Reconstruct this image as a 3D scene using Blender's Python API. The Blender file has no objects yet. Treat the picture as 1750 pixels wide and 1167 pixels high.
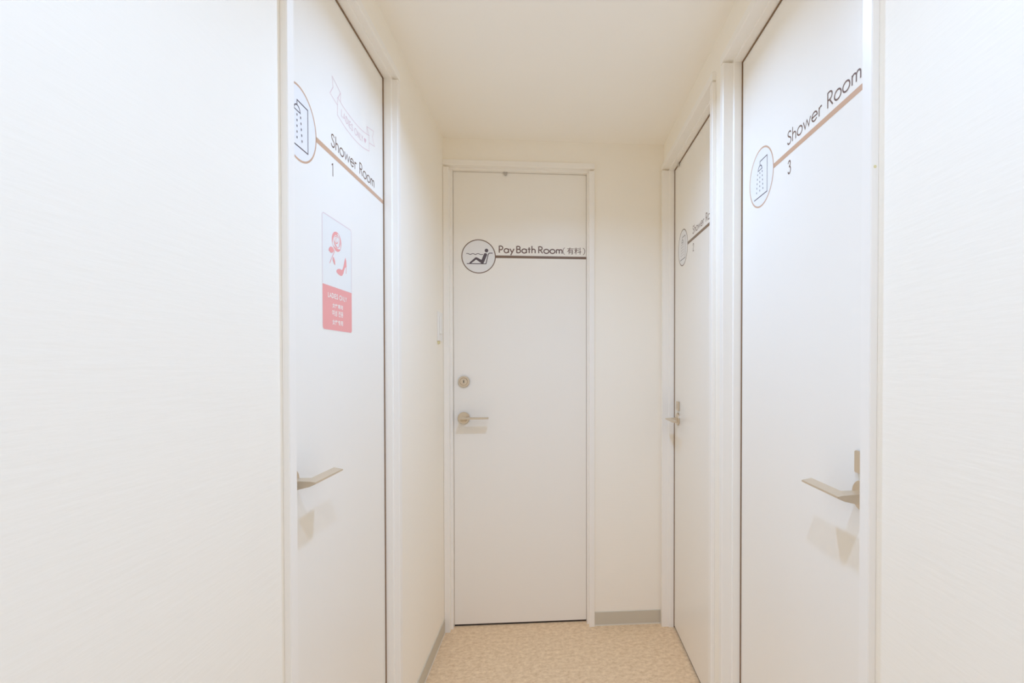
import bpy, bmesh, math, random
from math import sin, cos, pi, radians
from mathutils import Vector, Matrix

SC = bpy.context.scene
COL = SC.collection
random.seed(4)

# ---------------------------------------------------------------- camera, world, lamps, exposure
CAM_H = 1.161
cam_d = bpy.data.cameras.new('camera')
cam = bpy.data.objects.new('camera', cam_d)
COL.objects.link(cam)
cam_d.sensor_fit = 'HORIZONTAL'
cam_d.sensor_width = 36.0
cam_d.lens = 857.353 / 1750.0 * 36.0
cam_d.shift_x = (875.0 - 1012.88) / 1750.0
cam_d.shift_y = (631.56 - 583.5) / 1750.0
cam_d.clip_start = 0.02
cam.location = (0, 0, CAM_H)
cam.rotation_euler = (radians(90) - 0.01255, 0.0002, -0.07686)
SC.camera = cam

SC.view_settings.view_transform = 'Standard'
SC.view_settings.look = 'None'
SC.view_settings.gamma = 1.0
SC.view_settings.use_curve_mapping = False
SC.view_settings.exposure = 0.22

world = bpy.data.worlds.new('world')
SC.world = world
world.use_nodes = True
world.node_tree.nodes['Background'].inputs[0].default_value = (0.02, 0.018, 0.016, 1)
world.node_tree.nodes['Background'].inputs[1].default_value = 1.0

SC.cycles.max_bounces = 16
SC.cycles.diffuse_bounces = 16
SC.cycles.glossy_bounces = 4
SC.cycles.caustics_reflective = False
SC.cycles.use_denoising = True
SC.cycles.use_adaptive_sampling = True
SC.cycles.adaptive_threshold = 0.03

CEIL = 2.1265
LAMP_COLOR = (0.65, 1.02, 1.67)
LAMP_SPREAD = radians(145)
LAMPS = [((0.03, 0.22), 3.5), ((0.01, 1.265), 3.6), ((0.02, -0.95), 2.2)]
LAMP_POWER = 1.0
lamp_objects = []
for (lx, ly), lw in LAMPS:
    ld = bpy.data.lights.new('lamp_light', 'AREA')
    ld.shape = 'DISK'
    ld.size = 0.055
    ld.energy = lw * LAMP_POWER
    ld.color = LAMP_COLOR
    ld.spread = LAMP_SPREAD
    lo = bpy.data.objects.new('lamp_light', ld)
    lo.location = (lx, ly, CEIL - 0.013)
    COL.objects.link(lo)
    lamp_objects.append(lo)


# ---------------------------------------------------------------- materials
def new_mat(name, color, rough=0.5, metal=0.0, spec=0.5, bump=None, mottled=None, emit=None):
    m = bpy.data.materials.new(name)
    m.use_nodes = True
    nt = m.node_tree
    b = nt.nodes['Principled BSDF']
    b.inputs['Base Color'].default_value = (*color, 1)
    b.inputs['Roughness'].default_value = rough
    b.inputs['Metallic'].default_value = metal
    b.inputs['Specular IOR Level'].default_value = spec
    tc = nt.nodes.new('ShaderNodeTexCoord')
    if mottled:
        c2, scale, stretch, amount = mottled
        mp = nt.nodes.new('ShaderNodeMapping')
        mp.inputs['Scale'].default_value = stretch
        nz = nt.nodes.new('ShaderNodeTexNoise')
        nz.inputs['Scale'].default_value = scale
        nz.inputs['Detail'].default_value = 7
        nz.inputs['Roughness'].default_value = 0.75
        rp = nt.nodes.new('ShaderNodeValToRGB')
        rp.color_ramp.elements[0].position = 0.5 - amount
        rp.color_ramp.elements[0].color = (*color, 1)
        rp.color_ramp.elements[1].position = 0.5 + amount
        rp.color_ramp.elements[1].color = (*c2, 1)
        nt.links.new(tc.outputs['Object'], mp.inputs['Vector'])
        nt.links.new(mp.outputs['Vector'], nz.inputs['Vector'])
        nt.links.new(nz.outputs['Fac'], rp.inputs['Fac'])
        nt.links.new(rp.outputs['Color'], b.inputs['Base Color'])
    if bump:
        scale, stretch, strength, dist = bump
        mp = nt.nodes.new('ShaderNodeMapping')
        mp.inputs['Scale'].default_value = stretch
        nz = nt.nodes.new('ShaderNodeTexNoise')
        nz.inputs['Scale'].default_value = scale
        nz.inputs['Detail'].default_value = 4
        bp = nt.nodes.new('ShaderNodeBump')
        bp.inputs['Strength'].default_value = strength
        bp.inputs['Distance'].default_value = dist
        nt.links.new(tc.outputs['Object'], mp.inputs['Vector'])
        nt.links.new(mp.outputs['Vector'], nz.inputs['Vector'])
        nt.links.new(nz.outputs['Fac'], bp.inputs['Height'])
        nt.links.new(bp.outputs['Normal'], b.inputs['Normal'])
    if emit:
        b.inputs['Emission Color'].default_value = (*emit[0], 1)
        b.inputs['Emission Strength'].default_value = emit[1]
    return m


M = {}
WALL = (0.96, 0.897, 0.79)
M['wall'] = new_mat('wallpaper', WALL, 0.75, spec=0.2, bump=(60, (1, 0.25, 2.2), 0.25, 0.0013))
M['wall_b'] = new_mat('wallpaper_back', WALL, 0.75, spec=0.2, bump=(60, (0.25, 1, 2.2), 0.25, 0.0012))
M['ceiling'] = new_mat('ceiling_paper', (0.98, 0.93, 0.85), 0.8, spec=0.2, bump=(90, (1, 1, 1), 0.2, 0.0008))
M['floor'] = new_mat('mottled_vinyl', (0.67, 0.45, 0.257), 0.5, spec=0.35,
                     mottled=((0.92, 0.70, 0.45), 50, (1, 1.3, 1), 0.16))
M['door'] = new_mat('door_laminate', (0.93, 0.88, 0.80), 0.32, spec=0.4)
M['frame'] = new_mat('frame_paint', (0.945, 0.895, 0.82), 0.35, spec=0.45)
M['base'] = new_mat('soft_baseboard', (0.62, 0.56, 0.45), 0.55, spec=0.35)
M['caulk'] = new_mat('caulk', (0.74, 0.67, 0.56), 0.6)
M['metal'] = new_mat('champagne_metal', (0.79, 0.68, 0.54), 0.40, metal=1.0)
M['dark'] = new_mat('keyway_and_gap_shade', (0.03, 0.022, 0.016), 0.6)  # also serves as painted shade below the door leaves
M['tab'] = new_mat('grey_tab', (0.50, 0.46, 0.40), 0.5)
M['gap_shade'] = new_mat('gap_shade_brown', (0.27, 0.17, 0.095), 0.8)  # shade of the door gaps, put in as a brown colour
M['disc'] = new_mat('emblem_film', (0.86, 0.84, 0.82), 0.4)
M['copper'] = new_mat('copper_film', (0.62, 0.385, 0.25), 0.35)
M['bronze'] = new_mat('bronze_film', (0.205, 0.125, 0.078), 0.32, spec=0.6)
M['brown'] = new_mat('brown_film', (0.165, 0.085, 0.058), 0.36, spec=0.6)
M['ink'] = new_mat('slate_ink', (0.115, 0.085, 0.095), 0.45)
M['pink_line'] = new_mat('pale_pink_film', (0.80, 0.53, 0.54), 0.45)
M['pink'] = new_mat('pink_print', (0.90, 0.37, 0.34), 0.45)
M['poster'] = new_mat('poster_white', (0.87, 0.85, 0.80), 0.4)
M['print_white'] = new_mat('print_white', (0.93, 0.87, 0.79), 0.45)
M['switch'] = new_mat('switch_plastic', (0.90, 0.86, 0.80), 0.4)
M['lamp_tab'] = new_mat('yellowish_tab', (0.76, 0.68, 0.38), 0.45)
M['diffuser'] = new_mat('lamp_diffuser', (0.9, 0.9, 0.9), 0.5, emit=((0.95, 0.98, 1.0), 6.0))
M['lamp_ring'] = new_mat('lamp_ring', (0.85, 0.85, 0.84), 0.4)


# ---------------------------------------------------------------- mesh helpers
class MB:
    """Collects geometry in world coordinates (or sign-plane coordinates through a map)."""
    def __init__(self, fn=None):
        self.v, self.f, self.fn = [], [], fn
        self.lay = 0

    def add(self, verts, faces):
        k = len(self.v)
        self.v += [tuple(self.fn(*p)) if self.fn else tuple(p) for p in verts]
        self.f += [tuple(i + k for i in f) for f in faces]
        return self

    def box(self, x0, x1, y0, y1, z0, z1):
        return self.add([(x, y, z) for x in (x0, x1) for y in (y0, y1) for z in (z0, z1)],
                        [(0, 1, 3, 2), (4, 6, 7, 5), (0, 4, 5, 1), (2, 3, 7, 6), (0, 2, 6, 4), (1, 5, 7, 3)])

    def prism(self, poly, fa, fb):
        """poly: list of 2D points; fa, fb map a 2D point to the two ends."""
        n = len(poly)
        vs = [fa(*p) for p in poly] + [fb(*p) for p in poly]
        fs = [tuple(range(n)), tuple(range(2 * n - 1, n - 1, -1))]
        fs += [(i, i + n, (i + 1) % n + n, (i + 1) % n) for i in range(n)]
        return self.add(vs, fs)

    def lathe(self, prof, c, seg=40):
        """prof: (r, w) pairs around the local w axis at (u, v) centre."""
        vs, fs = [], []
        for r, w in prof:
            for i in range(seg):
                a = 2 * pi * i / seg
                vs.append((c[0] + r * cos(a), c[1] + r * sin(a), w))
        for j in range(len(prof) - 1):
            for i in range(seg):
                a, b = j * seg + i, j * seg + (i + 1) % seg
                fs.append((a, b, b + seg, a + seg))
        k = len(prof) - 1
        fs.append(tuple(range(k * seg, k * seg + seg)))
        fs.append(tuple(range(seg - 1, -1, -1)))
        return self.add(vs, fs)

    def layer(self, w):
        self.lay += 1           # overlapping strokes of one print lie a hair apart
        return w + self.lay * 1.4e-5

    def poly(self, pts, w):
        w = self.layer(w)
        return self.add([(u, v, w) for u, v in pts], [tuple(range(len(pts)))])

    def disc(self, c, r, w, seg=48, ry=None):
        ry = ry or r
        return self.poly([(c[0] + r * cos(2 * pi * i / seg), c[1] + ry * sin(2 * pi * i / seg)) for i in range(seg)], w)

    def ribbon(self, pts, width, w, closed=False):
        w = self.layer(w)
        P = [Vector(p) for p in pts]
        Q = [P[0]]
        for p in P[1:]:
            if (p - Q[-1]).length > 1e-7:
                Q.append(p)
        P = Q
        if closed and (P[0] - P[-1]).length < 1e-7:
            P.pop()
        n = len(P)
        L, R = [], []
        for i in range(n):
            a = P[i] - P[i - 1] if (i > 0 or closed) else P[1] - P[0]
            b = P[(i + 1) % n] - P[i] if (i < n - 1 or closed) else a
            a = a.normalized(); b = b.normalized()
            na = Vector((-a.y, a.x)); nb = Vector((-b.y, b.x))
            m = na + nb
            m = na if m.length < 1e-4 else m.normalized()
            k = min(1.6, 1.0 / max(0.3, m.dot(na)))
            L.append(P[i] + m * width * .5 * k); R.append(P[i] - m * width * .5 * k)
        vs = [(p.x, p.y, w) for p in L] + [(p.x, p.y, w) for p in R]
        fs = [(i, i + n, (i + 1) % n + n, (i + 1) % n) for i in range(n if closed else n - 1)]
        return self.add(vs, fs)

    def build(self, name, mat, parent=None, origin=(0, 0, 0), bevel=0.0, smooth=False, label=None):
        o0 = Vector(origin)
        if parent is not None:
            o0 = Vector(parent['_o'])
        me = bpy.data.meshes.new(name)
        me.from_pydata([Vector(p) - o0 for p in self.v], [], self.f)
        bm = bmesh.new(); bm.from_mesh(me)
        bmesh.ops.recalc_face_normals(bm, faces=bm.faces)
        if bevel:
            es = [e for e in bm.edges if len(e.link_faces) == 2 and e.calc_face_angle(0) > 0.6]
            bmesh.ops.bevel(bm, geom=es, offset=bevel, segments=2, affect='EDGES', clamp_overlap=True)
        bm.to_mesh(me); bm.free()
        if smooth:
            for p in me.polygons:
                p.use_smooth = True
            me.set_sharp_from_angle(angle=radians(35))
        me.materials.append(mat)
        o = bpy.data.objects.new(name, me)
        COL.objects.link(o)
        o['_o'] = tuple(o0)
        if parent is not None:
            o.parent = parent
        else:
            o.location = o0
        if label:
            o['label'] = label
        return o


def tag(o, label, cat, kind=None, group=None):
    o['label'] = label
    o['category'] = cat
    if kind:
        o['kind'] = kind
    if group:
        o['group'] = group
    return o


def empty(name, loc):
    o = bpy.data.objects.new(name, None)
    o.location = loc
    o.empty_display_size = 0.05
    COL.objects.link(o)
    o['_o'] = tuple(loc)
    return o


# ---------------------------------------------------------------- measurements
XL, XR, YB = -0.473, 0.4845, 2.201      # inner faces of the walls
DL, DR, DB = -0.502, 0.526, 2.240       # door faces
LEAF_TOP, LEAF_BOT = 1.998, 0.0080
YN = -3.0                               # rear end of the corridor behind the camera
OUT, FACE = 0.030, 0.0342               # wall opening and frame edge beyond the leaf
WT = 0.12                               # wall thickness

# door name -> (side, near/left leaf edge, far/right leaf edge)
D1 = (0.9490, 1.5276)
D2 = (1.512, 2.1565)
D3 = (0.753, 1.3713)
D4 = (-0.4382, 0.1437)


def mapL(u0, v0, face=DL):     # left doors: u runs away from the camera
    return lambda u, v, w: (face + w, u0 + u, v0 + v)


def mapR(u0, v0, face=DR):     # right doors: u runs towards the camera
    return lambda u, v, w: (face - w, u0 - u, v0 + v)


def mapB(u0, v0, face=DB):     # back wall
    return lambda u, v, w: (u0 + u, face - w, v0 + v)


# ---------------------------------------------------------------- room shell
b = MB()
b.box(-0.75, 0.80, YN - 0.15, 2.45, -0.10, 0.0)
tag(b.build('floor', M['floor']), 'beige mottled vinyl sheet floor of the narrow corridor', 'floor', 'structure')

b = MB()
b.box(XL - WT, XR + WT, YN - 0.12, YB + WT, CEIL, CEIL + 0.10)
tag(b.build('ceiling', M['ceiling']), 'plain cream ceiling of the corridor', 'ceiling', 'structure')


def wall_with_openings(name, mat, axis, x0, x1, s0, s1, openings, label):
    """a wall slab with door openings up to the frame head"""
    mb = MB()
    top = LEAF_TOP + OUT

    def bx(a, c, z0, z1):
        if axis == 'y':
            mb.box(x0, x1, a, c, z0, z1)
        else:
            mb.box(a, c, x0, x1, z0, z1)
    cur = s0
    for a, c in openings:
        bx(cur, a - OUT, 0, CEIL)
        bx(a - OUT, c + OUT, top, CEIL)
        cur = c + OUT
    if s1 - cur > 1e-4:
        bx(cur, s1, 0, CEIL)
    return tag(mb.build(name, mat), label, 'wall', 'structure')


wall_with_openings('wall_left', M['wall'], 'y', XL - WT, XL, YN, YB, [D1], 'white papered wall on the left around the ladies shower door')
wall_with_openings('wall_right', M['wall'], 'y', XR, XR + WT, YN, YB, [D3, D2], 'white papered wall on the right around two shower doors')
wall_with_openings('wall_back', M['wall_b'], 'x', YB, YB + WT, XL - WT, XR + WT, [D4], 'cream papered end wall around the bath room door')
b = MB(); b.box(XL - WT, XR + WT, YN - WT, YN, 0, CEIL)
tag(b.build('wall_rear', M['wall_b']), 'plain white papered wall closing the corridor behind the viewer', 'wall', 'structure')

# soft baseboards with a pale caulk line at their foot
BH = 0.061


def baseboard(name, mp, u0, u1, label):
    mb = MB(mp)
    mb.prism([(0, 0.004), (0.0035, 0.004), (0.0035, BH - 0.002), (0.002, BH), (0, BH)],
             lambda d, z: (u0, z, d), lambda d, z: (u1, z, d))
    o = mb.build(name, M['base'])
    tag(o, label, 'baseboard', 'structure')
    c = MB(mp)
    c.prism([(0, 0.0), (0.0055, 0.0), (0.0045, 0.004), (0, 0.0045)],
            lambda d, z: (u0, z, d), lambda d, z: (u1, z, d))
    c.build('caulk_line', M['caulk'], o, label='pale caulk line')
    return o


baseboard('baseboard_left', mapL(0, 0, XL), D1[1] + FACE, YB - 0.0125, 'grey beige baseboard on the left wall past the ladies shower door')
baseboard('baseboard_left', mapL(0, 0, XL), YN, D1[0] - FACE, 'grey beige baseboard on the left wall before the ladies shower door')
baseboard('baseboard_back', mapB(0, 0, YB), D4[1] + FACE, XR - 0.012, 'grey beige baseboard on the end wall right of the bath room door')
baseboard('baseboard_right', mapR(0, 0, XR), -(D3[0] - FACE), -YN, 'grey beige baseboard on the right wall before shower door 3')
baseboard('baseboard_right', mapR(0, 0, XR), -(D2[0] - FACE), -(D3[1] + FACE), 'short grey beige baseboard between shower doors 2 and 3')


# ---------------------------------------------------------------- door frames and doors
def frame(name, mp, a, c, rec, dm, label, gp=.0036):
    """mp: map with u along the wall (leaf from a to c), v up, w out from the door face"""
    st = 0.024
    prof = [(-.012, -.050), (-.012, -.037), (gp, -.037), (gp, st - .001), (gp + .001, st), (.0095, st), (.010, st + .0005),
            (.010, dm - .0015), (.0115, dm), (FACE - .0015, dm), (FACE, dm - .0015), (FACE, rec + .0004), (OUT - .0004, rec + .0004), (OUT - .0004, -.050)]
    zt = LEAF_TOP
    p = mp(0.5 * (a + c), 0, 0)
    root = empty(name, p)
    tag(root, label, 'door frame', 'structure')
    # jambs reach the underside of the head
    for s, e in ((-1, a), (1, c)):
        mb = MB(mp)
        mb.prism(prof, lambda u, d: (e + s * u, 0.0, d), lambda u, d: (e + s * u, zt + gp, d))
        mb.build('frame_jamb', M['frame'], root)
    mb = MB(mp)
    headp = [(max(u, gp + .0002) if d > -.036 else u, d) for u, d in prof]
    mb.prism(headp, lambda u, d: (a - FACE, zt + u, d), lambda u, d: (c + FACE, zt + u, d))
    mb.build('frame_head', M['frame'], root)
    # brown strips stand in for the shade in the gap round the leaf
    g = MB(mp)
    e = .0003
    pr = .0024 if gp > .002 else -.0040
    g.box(a - gp, a - e, .001, zt + gp, -.016, pr)
    g.box(c + e, c + gp, .001, zt + gp, -.016, pr)
    g.box(a - e, c + e, zt + e, zt + gp, -.016, pr)
    g.build('gap_shade_strip', M['gap_shade'], root, label='dark brown strip painting the shade of the gap around the door')
    return root


def leaf(name, mp, a, c, label):
    mb = MB(mp)
    mb.box(a, c, LEAF_BOT, LEAF_TOP, -0.036, 0.0)
    o = mb.build(name, M['door'], origin=mp(0.5 * (a + c), LEAF_BOT, -0.018), bevel=0.0006)
    tag(o, label, 'door', 'structure')
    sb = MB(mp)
    sb.box(a + .001, c - .001, .0008, LEAF_BOT + .0005, -.030, -.0025)  # dark filler imitating the unlit gap under the leaf
    sb.build('under_door_shade', M['dark'], o, label='dark strip painting the shade under the door')
    return o


def lever(door, mp, uc, zc, s):
    """lever handle: rosette at (uc, zc), blade pointing to s * u"""
    mb = MB(mp)
    # one continuous bar: a tall neck, an upright bend with a chamfered heel, a flat blade
    top, d0, d1 = .0060, .006, .0545
    vs = [(-.013, d0, -.0150), (.013, d0, -.0150), (.013, d0, top), (-.013, d0, top),      # 0-3 root of the neck
          (-.013, .044, -.0058), (.013, .0345, -.0048), (.013, .0345, top), (-.013, .044, .0040),  # 4-7 before the bend
          (-.013, d1, -.0010), (-.013, d1, .0022),                                         # 8-9 outer corner
          (.1115, d1, -.0010), (.1115, .0345, -.0035), (.1115, .0345, top), (.1115, d1, .0022)]  # 10-13 tip
    fs = [(0, 1, 2, 3), (0, 1, 5, 4), (1, 2, 6, 5), (2, 3, 7, 6), (3, 0, 4, 7),
          (4, 5, 8), (6, 7, 9), (7, 4, 8, 9), (8, 5, 11, 10), (5, 6, 12, 11), (6, 9, 13, 12), (9, 8, 10, 13), (10, 11, 12, 13)]
    mb.add([(uc + s * u, zc + z, d) for u, d, z in vs], fs)
    h = mb.build('lever_handle', M['metal'], door, bevel=0.0007)
    r = MB(mp)
    r.lathe([(.0260, 0.0), (.0260, .0058), (.0248, .0072)], (uc, zc))
    r.build('rosette', M['metal'], h, smooth=True)
    return h


def privacy_plate(door, mp, uc, zc):
    mb = MB(mp)
    mb.box(uc - .0215, uc + .0215, zc - .019, zc + .019, 0, .006)
    p = mb.build('lock_plate', M['metal'], door, bevel=0.0012)
    q = MB(mp)
    q.box(uc - .0022, uc + .0022, zc - .010, zc + .010, .0055, .0064)
    q.build('coin_slot', M['tab'], p)
    return p


def stop_tab(fr, mp, uc, zt, d):
    pts = [(uc + .009 * cos(t), zt + .0145 * sin(t)) for t in [pi + pi * i / 14 for i in range(15)]]
    mb = MB(mp)
    mb.prism(pts, lambda u, z: (u, z, d), lambda u, z: (u, z, d + .003))
    return mb.build('stop_tab', M['tab'], fr, label='small grey rounded tab under the frame head')


mL, mR, mB = mapL(0, 0), mapR(0, 0), mapB(0, 0)
fr1 = frame('trim_1', mL, D1[0], D1[1], DL * -1 + XL, 0.041, 'white painted frame around the ladies shower room 1 door')
fr2 = frame('trim_2', mR, -D2[1], -D2[0], DR - XR, 0.0535, 'white painted frame around the shower room 2 door')
fr3 = frame('trim_3', mR, -D3[1], -D3[0], DR - XR, 0.0535, 'white painted frame around the shower room 3 door')
fr4 = frame('trim_4', mB, D4[0], D4[1], DB - YB, 0.050, 'white painted frame around the bath room door in the end wall', gp=.0012)

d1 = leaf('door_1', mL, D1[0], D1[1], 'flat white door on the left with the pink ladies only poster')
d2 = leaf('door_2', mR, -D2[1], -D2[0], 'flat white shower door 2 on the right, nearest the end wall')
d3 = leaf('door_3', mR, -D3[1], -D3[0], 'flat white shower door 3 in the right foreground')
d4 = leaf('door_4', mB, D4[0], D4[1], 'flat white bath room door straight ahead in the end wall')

lever(d1, mL, 0.991, 0.9345, 1)
lever(d3, mR, -0.812, 0.936, -1)
lever(d2, mR, -2.092, 0.9245, 1)
lever(d4, mB, -0.3952, 0.9215, 1)
privacy_plate(d3, mR, -0.812, 0.991)
privacy_plate(d2, mR, -2.092, 0.980)
# keyed cylinder on the bath room door
mb = MB(mB); mb.lathe([(.0245, 0.0), (.0245, .006), (.0222, .0085), (.0172, .0085), (.0166, .0055), (.0158, .0055), (.0152, .0080)], (-0.3944, 1.081))
cyl = mb.build('lock_cylinder', M['metal'], d4, smooth=True)
mb = MB(mB); mb.box(-.3944 - .0016, -.3944 + .0016, 1.081 - .0055, 1.081 + .0065, .0065, .0085)
mb.build('keyway', M['dark'], cyl)
stop_tab(fr4, mB, -0.2126, LEAF_TOP + .001, .004)
stop_tab(fr2, mR, -2.081, LEAF_TOP + .001, .004)
# screw cap on the side of the near jamb of door 3
mb = MB(lambda u, v, w: (0.4787 + u, D3[0] - FACE - w, 1.455 + v)); mb.lathe([(.0024, 0.0), (.0022, .0006)], (0, 0), 14)
mb.build('screw_cap', M['lamp_tab'], fr3)


# ---------------------------------------------------------------- stroke lettering (cap height 1)
def arc(cx, cy, rx, ry, a0, a1, n=16):
    return [(cx + rx * cos(radians(a0 + (a1 - a0) * i / n)), cy + ry * sin(radians(a0 + (a1 - a0) * i / n))) for i in range(n + 1)]


def smoothpts(P, k=5):
    out = []
    n = len(P)
    for i in range(n - 1):
        p0, p1, p2, p3 = P[max(i - 1, 0)], P[i], P[i + 1], P[min(i + 2, n - 1)]
        for j in range(k):
            t = j / k
            out.append(tuple(0.5 * (2 * p1[c] + (p2[c] - p0[c]) * t + (2 * p0[c] - 5 * p1[c] + 4 * p2[c] - p3[c]) * t * t +
                                    (3 * p1[c] - p0[c] - 3 * p2[c] + p3[c]) * t ** 3) for c in (0, 1)))
    out.append(P[-1])
    return out


def oval(cx, cy, rx, ry):
    return arc(cx, cy, rx, ry, 90, 450, 32)


S_ = smoothpts([(.45, .83), (.39, .93), (.27, .97), (.14, .92), (.09, .79), (.15, .65), (.29, .54), (.43, .43), (.48, .26), (.41, .10), (.26, .03), (.11, .08), (.03, .22)])
GL = {
    'S': ([S_], .52),
    'h': ([[(.07, 0), (.07, 1.06)], arc(.26, .37, .19, .22, 180, 0) + [(.45, 0)]], .52),
    'o': ([oval(.32, .30, .29, .30)], .64),
    'w': ([[(.02, .60), (.21, .03), (.41, .56), (.61, .03), (.80, .60)]], .82),
    'e': ([[(.04, .31), (.59, .31)] + arc(.315, .30, .275, .30, 2, 322, 28)], .63),
    'r': ([[(.07, 0), (.07, .60)], arc(.25, .36, .18, .22, 180, 62)], .36),
    'R': ([[(.08, 0), (.08, 1.0)], [(.08, .97), (.24, .97)] + arc(.26, .72, .22, .25, 90, -90, 14) + [(.08, .47)], [(.25, .47), (.54, 0)]], .58),
    'm': ([[(.07, 0), (.07, .60)], arc(.235, .39, .165, .19, 180, 0) + [(.40, 0)], arc(.565, .39, .165, .19, 180, 0) + [(.73, 0)]], .80),
    'P': ([[(.08, 0), (.08, 1.0)], [(.08, .97), (.24, .97)] + arc(.26, .70, .24, .27, 90, -90, 14) + [(.08, .43)]], .56),
    'a': ([oval(.31, .30, .27, .30), [(.58, 0), (.58, .60)]], .66),
    'y': ([[(.02, .60), (.27, .04)], [(.52, .60), (.11, -.36)]], .54),
    'B': ([[(.08, .53), (.28, .53)] + arc(.30, .28, .22, .25, 90, -90, 14) + [(.08, .03)], [(.08, 0), (.08, 1.0)], [(.08, .97), (.26, .97)] + arc(.27, .75, .19, .22, 90, -90, 14)], .57),
    't': ([[(.16, 0), (.16, .85)], [(.01, .58), (.31, .58)]], .34),
    '1': ([[(.03, .82), (.22, .96), (.22, 0)]], .3),
    '2': ([smoothpts([(.06, .72), (.09, .86), (.20, .96), (.34, .96), (.45, .86), (.46, .70), (.37, .52), (.22, .32), (.05, .04)]), [(.05, .04), (.50, .04)]], .55),
    '3': ([smoothpts([(.08, .80), (.15, .93), (.27, .97), (.39, .92), (.43, .77), (.38, .63), (.24, .55)]), smoothpts([(.24, .55), (.40, .48), (.47, .32), (.43, .13), (.29, .03), (.14, .07), (.05, .21)])], .52),
    'L': ([[(.08, .97), (.08, .03), (.42, .03)]], .46),
    'A': ([[(.02, 0), (.33, .97), (.64, 0)], [(.14, .32), (.52, .32)]], .66),
    'D': ([[(.08, .03), (.08, .97), (.22, .97)] + arc(.22, .50, .38, .47, 90, -90, 18) + [(.08, .03)]], .66),
    'I': ([[(.08, 0), (.08, 1)]], .18),
    'E': ([[(.44, .97), (.08, .97), (.08, .03), (.44, .03)], [(.08, .52), (.42, .52)]], .48),
    'O': ([oval(.44, .50, .42, .47)], .88),
    'N': ([[(.08, 0), (.08, .95), (.58, .05), (.58, 1)]], .68),
    'Y': ([[(.02, 1), (.28, .48), (.54, 1)], [(.28, .48), (.28, 0)]], .56),
    '(': ([arc(.53, .42, .45, .56, 112, 248, 14)], .4),
    ')': ([arc(-.15, .42, .45, .56, 68, -68, 14)], .4),
    ' ': ([], .30),
}


def text_width(s, gap):
    return sum(GL[c][1] + gap for c in s) - gap


def letters(mb, s, u0, v0, h, wt, w, width=None, gap=.08, bend=None):
    """stroke text with its baseline at v0; bend maps (u, v) on a curve"""
    k = 1.0
    if width:
        k = width / (h * text_width(s, gap))
    x = 0.0
    for c in s:
        for pl in GL[c][0]:
            pts = [(u0 + (x + px) * h * k, v0 + py * h) for px, py in pl]
            if bend:
                pts = [bend(*p) for p in pts]
            cl = len(pts) > 8 and (Vector(pts[0]) - Vector(pts[-1])).length < 1e-6
            mb.ribbon(pts, wt, w, closed=cl)
        x += GL[c][1] + gap
    return mb


def glyph_text(mb, s, u0, v0, width, height, w, fat=0.0, spacing=1.0):
    """East Asian lettering turned into flat print"""
    cu = bpy.data.curves.new('print', 'FONT')
    cu.body = s
    cu.offset = fat
    cu.space_character = spacing
    ob = bpy.data.objects.new('print', cu)
    COL.objects.link(ob)
    dg = bpy.context.evaluated_depsgraph_get()
    me = bpy.data.meshes.new_from_object(ob.evaluated_get(dg))
    if len(me.vertices):
        xs = [v.co.x for v in me.vertices]; ys = [v.co.y for v in me.vertices]
        x0, x1, y0, y1 = min(xs), max(xs), min(ys), max(ys)
        mb.add([(u0 + (v.co.x - x0) / (x1 - x0) * width, v0 + (v.co.y - y0) / (y1 - y0) * height, w) for v in me.vertices],
               [tuple(p.vertices) for p in me.polygons])
    bpy.data.objects.remove(ob)
    bpy.data.curves.remove(cu)
    bpy.data.meshes.remove(me)


# ---------------------------------------------------------------- room signs (vinyl film on the doors)
W1, W2, W3 = .00012, .00020, .00026
RS = .0745


def sign_base(mp, bar_end, label, film):
    p = mp(0, 0, 0)
    disc = MB(mp).disc((0, 0), RS - .002, W1)
    root = disc.build('room_sign', M['disc'], origin=p)
    tag(root, label, 'sign')
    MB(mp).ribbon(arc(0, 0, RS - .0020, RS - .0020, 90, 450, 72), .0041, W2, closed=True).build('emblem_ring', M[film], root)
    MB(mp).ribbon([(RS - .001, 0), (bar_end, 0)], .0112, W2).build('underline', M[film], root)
    return root


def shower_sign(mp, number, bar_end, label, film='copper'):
    root = sign_base(mp, bar_end, label, film)
    p = MB(mp)
    t = .0026
    p.ribbon([(-.043, -.0467), (.037, -.0467), (.037, .0425), (-.006, .0425), (-.006, .0335)], t, W3)
    p.ribbon([(-.0185, .0215)] + arc(-.006, .0225, .0115, .0100, 175, 5, 10) + [(.0065, .0215)], t, W3, closed=True)
    for cu, sl in ((-.021, -.006), (-.0065, -.0005), (.0075, .005)):
        for k in range(5):
            f = k / 4
            v = .0135 - .0445 * f
            u = cu + sl * f
            p.ribbon([(u - sl * .05, v + .0022), (u + sl * .05, v - .0022)], .0032, W3)
    p.build('shower_pictogram', M['ink'], root)
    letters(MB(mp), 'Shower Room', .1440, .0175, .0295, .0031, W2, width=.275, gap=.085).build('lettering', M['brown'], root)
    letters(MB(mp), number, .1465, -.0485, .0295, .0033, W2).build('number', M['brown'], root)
    return root


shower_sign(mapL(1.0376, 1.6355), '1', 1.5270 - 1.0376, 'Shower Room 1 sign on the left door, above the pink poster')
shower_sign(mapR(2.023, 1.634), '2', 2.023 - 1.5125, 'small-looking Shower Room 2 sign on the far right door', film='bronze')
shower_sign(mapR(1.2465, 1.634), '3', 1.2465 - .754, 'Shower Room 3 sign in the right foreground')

mp = mapB(-.3295, 1.6302)
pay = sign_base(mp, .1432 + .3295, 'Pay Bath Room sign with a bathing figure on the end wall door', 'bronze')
p = MB(mp)
R_ = RS


def q(x, y):
    return ((x - 595) / 447 * R_, (590 - y) / 447 * R_)


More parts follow.
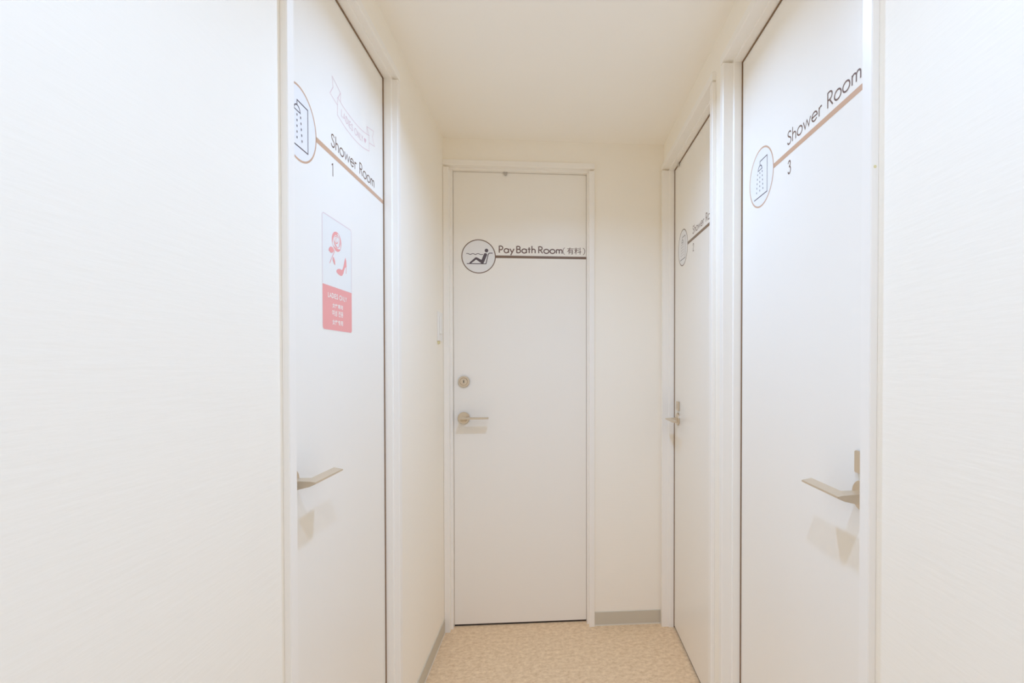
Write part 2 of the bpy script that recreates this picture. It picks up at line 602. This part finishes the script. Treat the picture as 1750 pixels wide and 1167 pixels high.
wv = smoothpts([q(275, 519), q(320, 519), q(352, 533), q(385, 542), q(425, 522), q(465, 521), q(510, 541), q(555, 521), q(600, 519), q(645, 540), q(715, 534)], 4)
p.ribbon(wv, .0028, W3)
p.ribbon([q(288, 782), q(785, 782), q(845, 530), q(872, 499), q(960, 498)], .0036, W3)
p.disc(q(800, 433), .0079, W3, 28)
p.poly([q(742, 508), q(775, 500), q(808, 516), q(818, 540), q(735, 740), q(722, 768), q(690, 778), q(655, 768), q(640, 735), q(668, 690), q(705, 590)], W3)
p.poly([q(690, 690), q(560, 622), q(530, 612), q(498, 628), q(380, 735), q(352, 765), q(362, 775), q(405, 770), q(530, 672), q(660, 765)], W3)
p.build('bath_pictogram', M['ink'], pay)
t = MB(mp)
SCL = .1 / 387.5


def pu(x):
    return .0880 + (x - 125) * SCL


BL = .0180
for s, xa, xb in (('Pay', 125, 376), ('Bath', 420, 742), ('Room', 793, 1203)):
    letters(t, s, pu(xa) - .001, BL, .0300, .0048, W2, width=(xb - xa) * SCL + .003, gap=.075)
for s, xc in (('(', 1207), (')', 1560)):
    letters(t, s, pu(xc), BL - .001, .0290, .0022, W2)
glyph_text(t, '有料', pu(1287), BL - .0022, pu(1532) - pu(1287), .0300, W2, fat=.006)
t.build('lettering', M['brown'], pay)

# ---------------------------------------------------------------- pale pink ribbon print above the left door's sign
mp = mapL(1.318, 1.755)
rb = MB(mp)


def pb(y, z):
    return (y - 1.318, z - 1.755)


top = smoothpts([pb(1.2185, 1.7800), pb(1.262, 1.7730), pb(1.318, 1.7700), pb(1.372, 1.7730), pb(1.4180, 1.7815)], 5)
bot = smoothpts([pb(1.4180, 1.7395), pb(1.372, 1.7300), pb(1.318, 1.7265), pb(1.262, 1.7300), pb(1.2170, 1.7385)], 5)
rb.ribbon(top + bot, .0015, W2, closed=True)
rb.ribbon([pb(1.2180, 1.7620), pb(1.1777, 1.7693), pb(1.1945, 1.7905), pb(1.1900, 1.8135), pb(1.2350, 1.7990), pb(1.2345, 1.7790)], .0015, W2)
rb.ribbon([pb(1.2350, 1.7990), pb(1.2195, 1.7800)], .0015, W2)
rb.ribbon([pb(1.4180, 1.7620), pb(1.4590, 1.7695), pb(1.4425, 1.7890), pb(1.4530, 1.8090), pb(1.4020, 1.7985), pb(1.4020, 1.7795)], .0015, W2)
rb.ribbon([pb(1.4020, 1.7985), pb(1.4180, 1.7815)], .0015, W2)
ban = rb.build('ribbon_decal', M['pink_line'], origin=mp(0, 0, 0))
tag(ban, 'pale pink outlined ribbon decal reading LADIES ONLY on the left door', 'decal')
bend = lambda u, v: (u, v + .0105 * (u / .1) ** 2)
lt = letters(MB(mp), 'LADIES ONLY', -.080, -.0140, .0165, .0017, W2, width=.135, gap=.13, bend=bend)
lt.build('lettering', M['pink_line'], ban)
hp = [(.000, -.0085), (-.0075, -.0005), (-.0080, .0035), (-.0055, .0060), (-.0020, .0055), (0, .0030), (.0020, .0055), (.0055, .0060), (.0080, .0035), (.0075, -.0005)]
MB(mp).poly([bend(.0705 + u * .9, -.0045 + v * .9) for u, v in hp], W2).build('heart', M['pink_line'], ban, label='small pink heart')

# ---------------------------------------------------------------- ladies only poster
mp = mapL(1.2135, 1.364)
PW, PT, PBt, PD = .079, .1272, -.1275, -.0285


def rounded(x0, x1, y0, y1, r, corners=(1, 1, 1, 1)):
    pts = []
    for (cx, cy, a), on in zip(((x1 - r, y1 - r, 0), (x0 + r, y1 - r, 90), (x0 + r, y0 + r, 180), (x1 - r, y0 + r, 270)), corners):
        if on:
            pts += [(cx + r * cos(radians(a + 90 * i / 6)), cy + r * sin(radians(a + 90 * i / 6))) for i in range(7)]
        else:
            pts.append((x1 if a in (0, 270) else x0, y1 if a in (0, 90) else y0))
    return pts


ps = MB(mp)
pts = rounded(-PW - .0015, PW + .0015, PBt - .0015, PT + .0015, .009)
ps.prism(pts, lambda u, v: (u, v, 0), lambda u, v: (u, v, .00025))
poster = ps.build('poster', M['poster'], origin=mp(0, 0, 0))
tag(poster, 'white and pink ladies only poster with a rose and a high heel', 'poster')
MB(mp).poly(rounded(-PW, PW, PBt, PD, .0075, (0, 0, 1, 1)), .00032).build('colour_panel', M['pink'], poster, label='pink lower panel')
MB(mp).ribbon([(PW - .0006, PD)] + rounded(-PW + .0006, PW - .0006, PD, PT - .0006, .0075, (1, 1, 0, 0))[:14] + [(-PW + .0006, PD)], .0012, .00038).build('border_line', M['pink_line'], poster)
# rose
r_ = MB(mp)
cx, cy = -.006, .0785


def blob(c, rx, ry, rot, n=22, wob=0.0, k=5):
    return [(c[0] + cos(rot) * rx * (1 + wob * sin(k * a)) * cos(a) - sin(rot) * ry * (1 + wob * sin(k * a)) * sin(a),
             c[1] + sin(rot) * rx * (1 + wob * sin(k * a)) * cos(a) + cos(rot) * ry * (1 + wob * sin(k * a)) * sin(a)) for a in [2 * pi * i / n for i in range(n)]]


W4 = .00042


def petal(c, rx, ry, a0, a1, wd):
    n = 12
    outer = [(c[0] + rx * cos(radians(a0 + (a1 - a0) * i / n)), c[1] + ry * sin(radians(a0 + (a1 - a0) * i / n))) for i in range(n + 1)]
    inner = [(c[0] + (rx - wd * sin(pi * i / n)) * cos(radians(a0 + (a1 - a0) * i / n)), c[1] + (ry - wd * sin(pi * i / n)) * sin(radians(a0 + (a1 - a0) * i / n))) for i in range(n + 1)]
    w = r_.layer(W4)
    vs = [(a, b_, w) for a, b_ in outer] + [(a, b_, w) for a, b_ in inner]
    r_.add(vs, [(i, i + 1, i + n + 2, i + n + 1) for i in range(n)])


petal((cx, cy), .0255, .0225, 60, 215, .0085)
petal((cx, cy), .0255, .0225, -40, 70, .0055)
petal((cx + .001, cy - .001), .0245, .0215, 205, 330, .0075)
petal((cx - .003, cy + .004), .0165, .0150, 10, 170, .0042)
petal((cx + .001, cy + .001), .0165, .0150, 160, 300, .0050)
petal((cx + .002, cy), .0160, .0140, -70, 40, .0038)
petal((cx - .002, cy + .004), .0100, .0095, 200, 380, .0030)
petal((cx - .002, cy + .004), .0095, .0090, 30, 170, .0022)
petal((cx - .001, cy + .004), .0050, .0050, 60, 300, .0020)
r_.ribbon(smoothpts([(-.0165, .0560), (-.024, .0460), (-.033, .0350), (-.0430, .0220)], 4), .0020, W4)
r_.poly([(-.0200, .0555), (-.0260, .0605), (-.0370, .0610), (-.0450, .0560), (-.0485, .0500), (-.0400, .0470), (-.0310, .0475), (-.0240, .0510)], W4)
r_.poly([(-.0245, .0400), (-.0215, .0390), (-.0160, .0320), (-.0145, .0225), (-.0200, .0245), (-.0262, .0300), (-.0275, .0360)], W4)
r_.build('rose_print', M['pink'], poster)
# high heel shoe, seen from the side
sh = MB(mp)
sh.poly([(.0425, .0525), (.0470, .0440), (.0485, .0330), (.0462, .0300), (.0400, .0270), (.0345, .0200), (.0300, .0110), (.0240, .0055), (.0150, .0032), (.0040, .0045), (-.0055, .0070),
         (-.0085, .0095), (-.0070, .0130), (.0000, .0170), (.0110, .0190), (.0200, .0180), (.0265, .0215), (.0320, .0310), (.0375, .0440)], W4)
sh.poly([(.0462, .0310), (.0485, .0330), (.0475, .0140), (.0450, .0140)], W4)
sh.build('high_heel_print', M['pink'], poster)
tx = MB(mp)
letters(tx, 'LADIES ONLY', -.0525, -.0543, .0105, .0022, W4, width=.1005, gap=.14)
for s, va, vb, ua, ub in (('女性専用', -.0762, -.0655, -.0305, .0262), ('여성 전용', -.0945, -.0808, -.0320, .0280), ('女性专用', -.1146, -.1025, -.0312, .0265)):
    glyph_text(tx, s, ua, va, ub - ua, vb - va, W4, fat=.018)
tx.build('lettering', M['print_white'], poster, label='white lettering')

# ---------------------------------------------------------------- wall switch at the end of the left wall
mp = mapL(2.115, 1.312, XL)
mb = MB(mp); mb.box(-.036, .036, -.060, .060, 0, .007)
sw = mb.build('wall_switch', M['switch'], origin=mp(0, 0, 0), bevel=.002)
tag(sw, 'slim white switch plate on the left wall near the end corner', 'switch')
mb = MB(mp); mb.box(-.020, .020, -.030, .042, .0065, .0105)
mb.build('rocker', M['switch'], sw, bevel=.0012)
mb = MB(mp); mb.box(-.032, -.006, -.071, -.059, 0, .006)
mb.build('indicator_tab', M['lamp_tab'], sw, bevel=.001, label='small yellowish tab at the bottom of the plate')

# ---------------------------------------------------------------- ceiling downlights (just outside the frame)
names = ['round white downlight in the ceiling above the near shower doors', 'round white downlight in the ceiling just in front of the end door', 'round white downlight in the ceiling behind the viewer']
for ((lx, ly), lw), lo, nm in zip(LAMPS, lamp_objects, names):
    mp = (lambda lx, ly: (lambda u, v, w: (lx + u, ly + v, CEIL - w)))(lx, ly)
    mb = MB(mp)
    vs, fs, seg = [], [], 40
    prof = [(.058, 0), (.058, .005), (.052, .009), (.044, .009), (.041, .003), (.041, 0)]
    for r, w in prof:
        for i in range(seg):
            vs.append((r * cos(2 * pi * i / seg), r * sin(2 * pi * i / seg), w))
    for j in range(len(prof)):
        for i in range(seg):
            a, c = j * seg + i, j * seg + (i + 1) % seg
            k = (j + 1) % len(prof) * seg
            fs.append((a, c, k + (i + 1) % seg, k + i))
    mb.add(vs, fs)
    ring = mb.build('downlight', M['lamp_ring'], origin=(lx, ly, CEIL), smooth=True)
    tag(ring, nm, 'lamp')
    dm = MB(mp); dm.lathe([(.0405, .0002), (.0405, .0025)], (0, 0))
    dm.build('diffuser', M['diffuser'], ring)
    lo.parent = ring
    lo.location = (0, 0, -.013)

for o in bpy.data.objects:
    if '_o' in o:
        del o['_o']
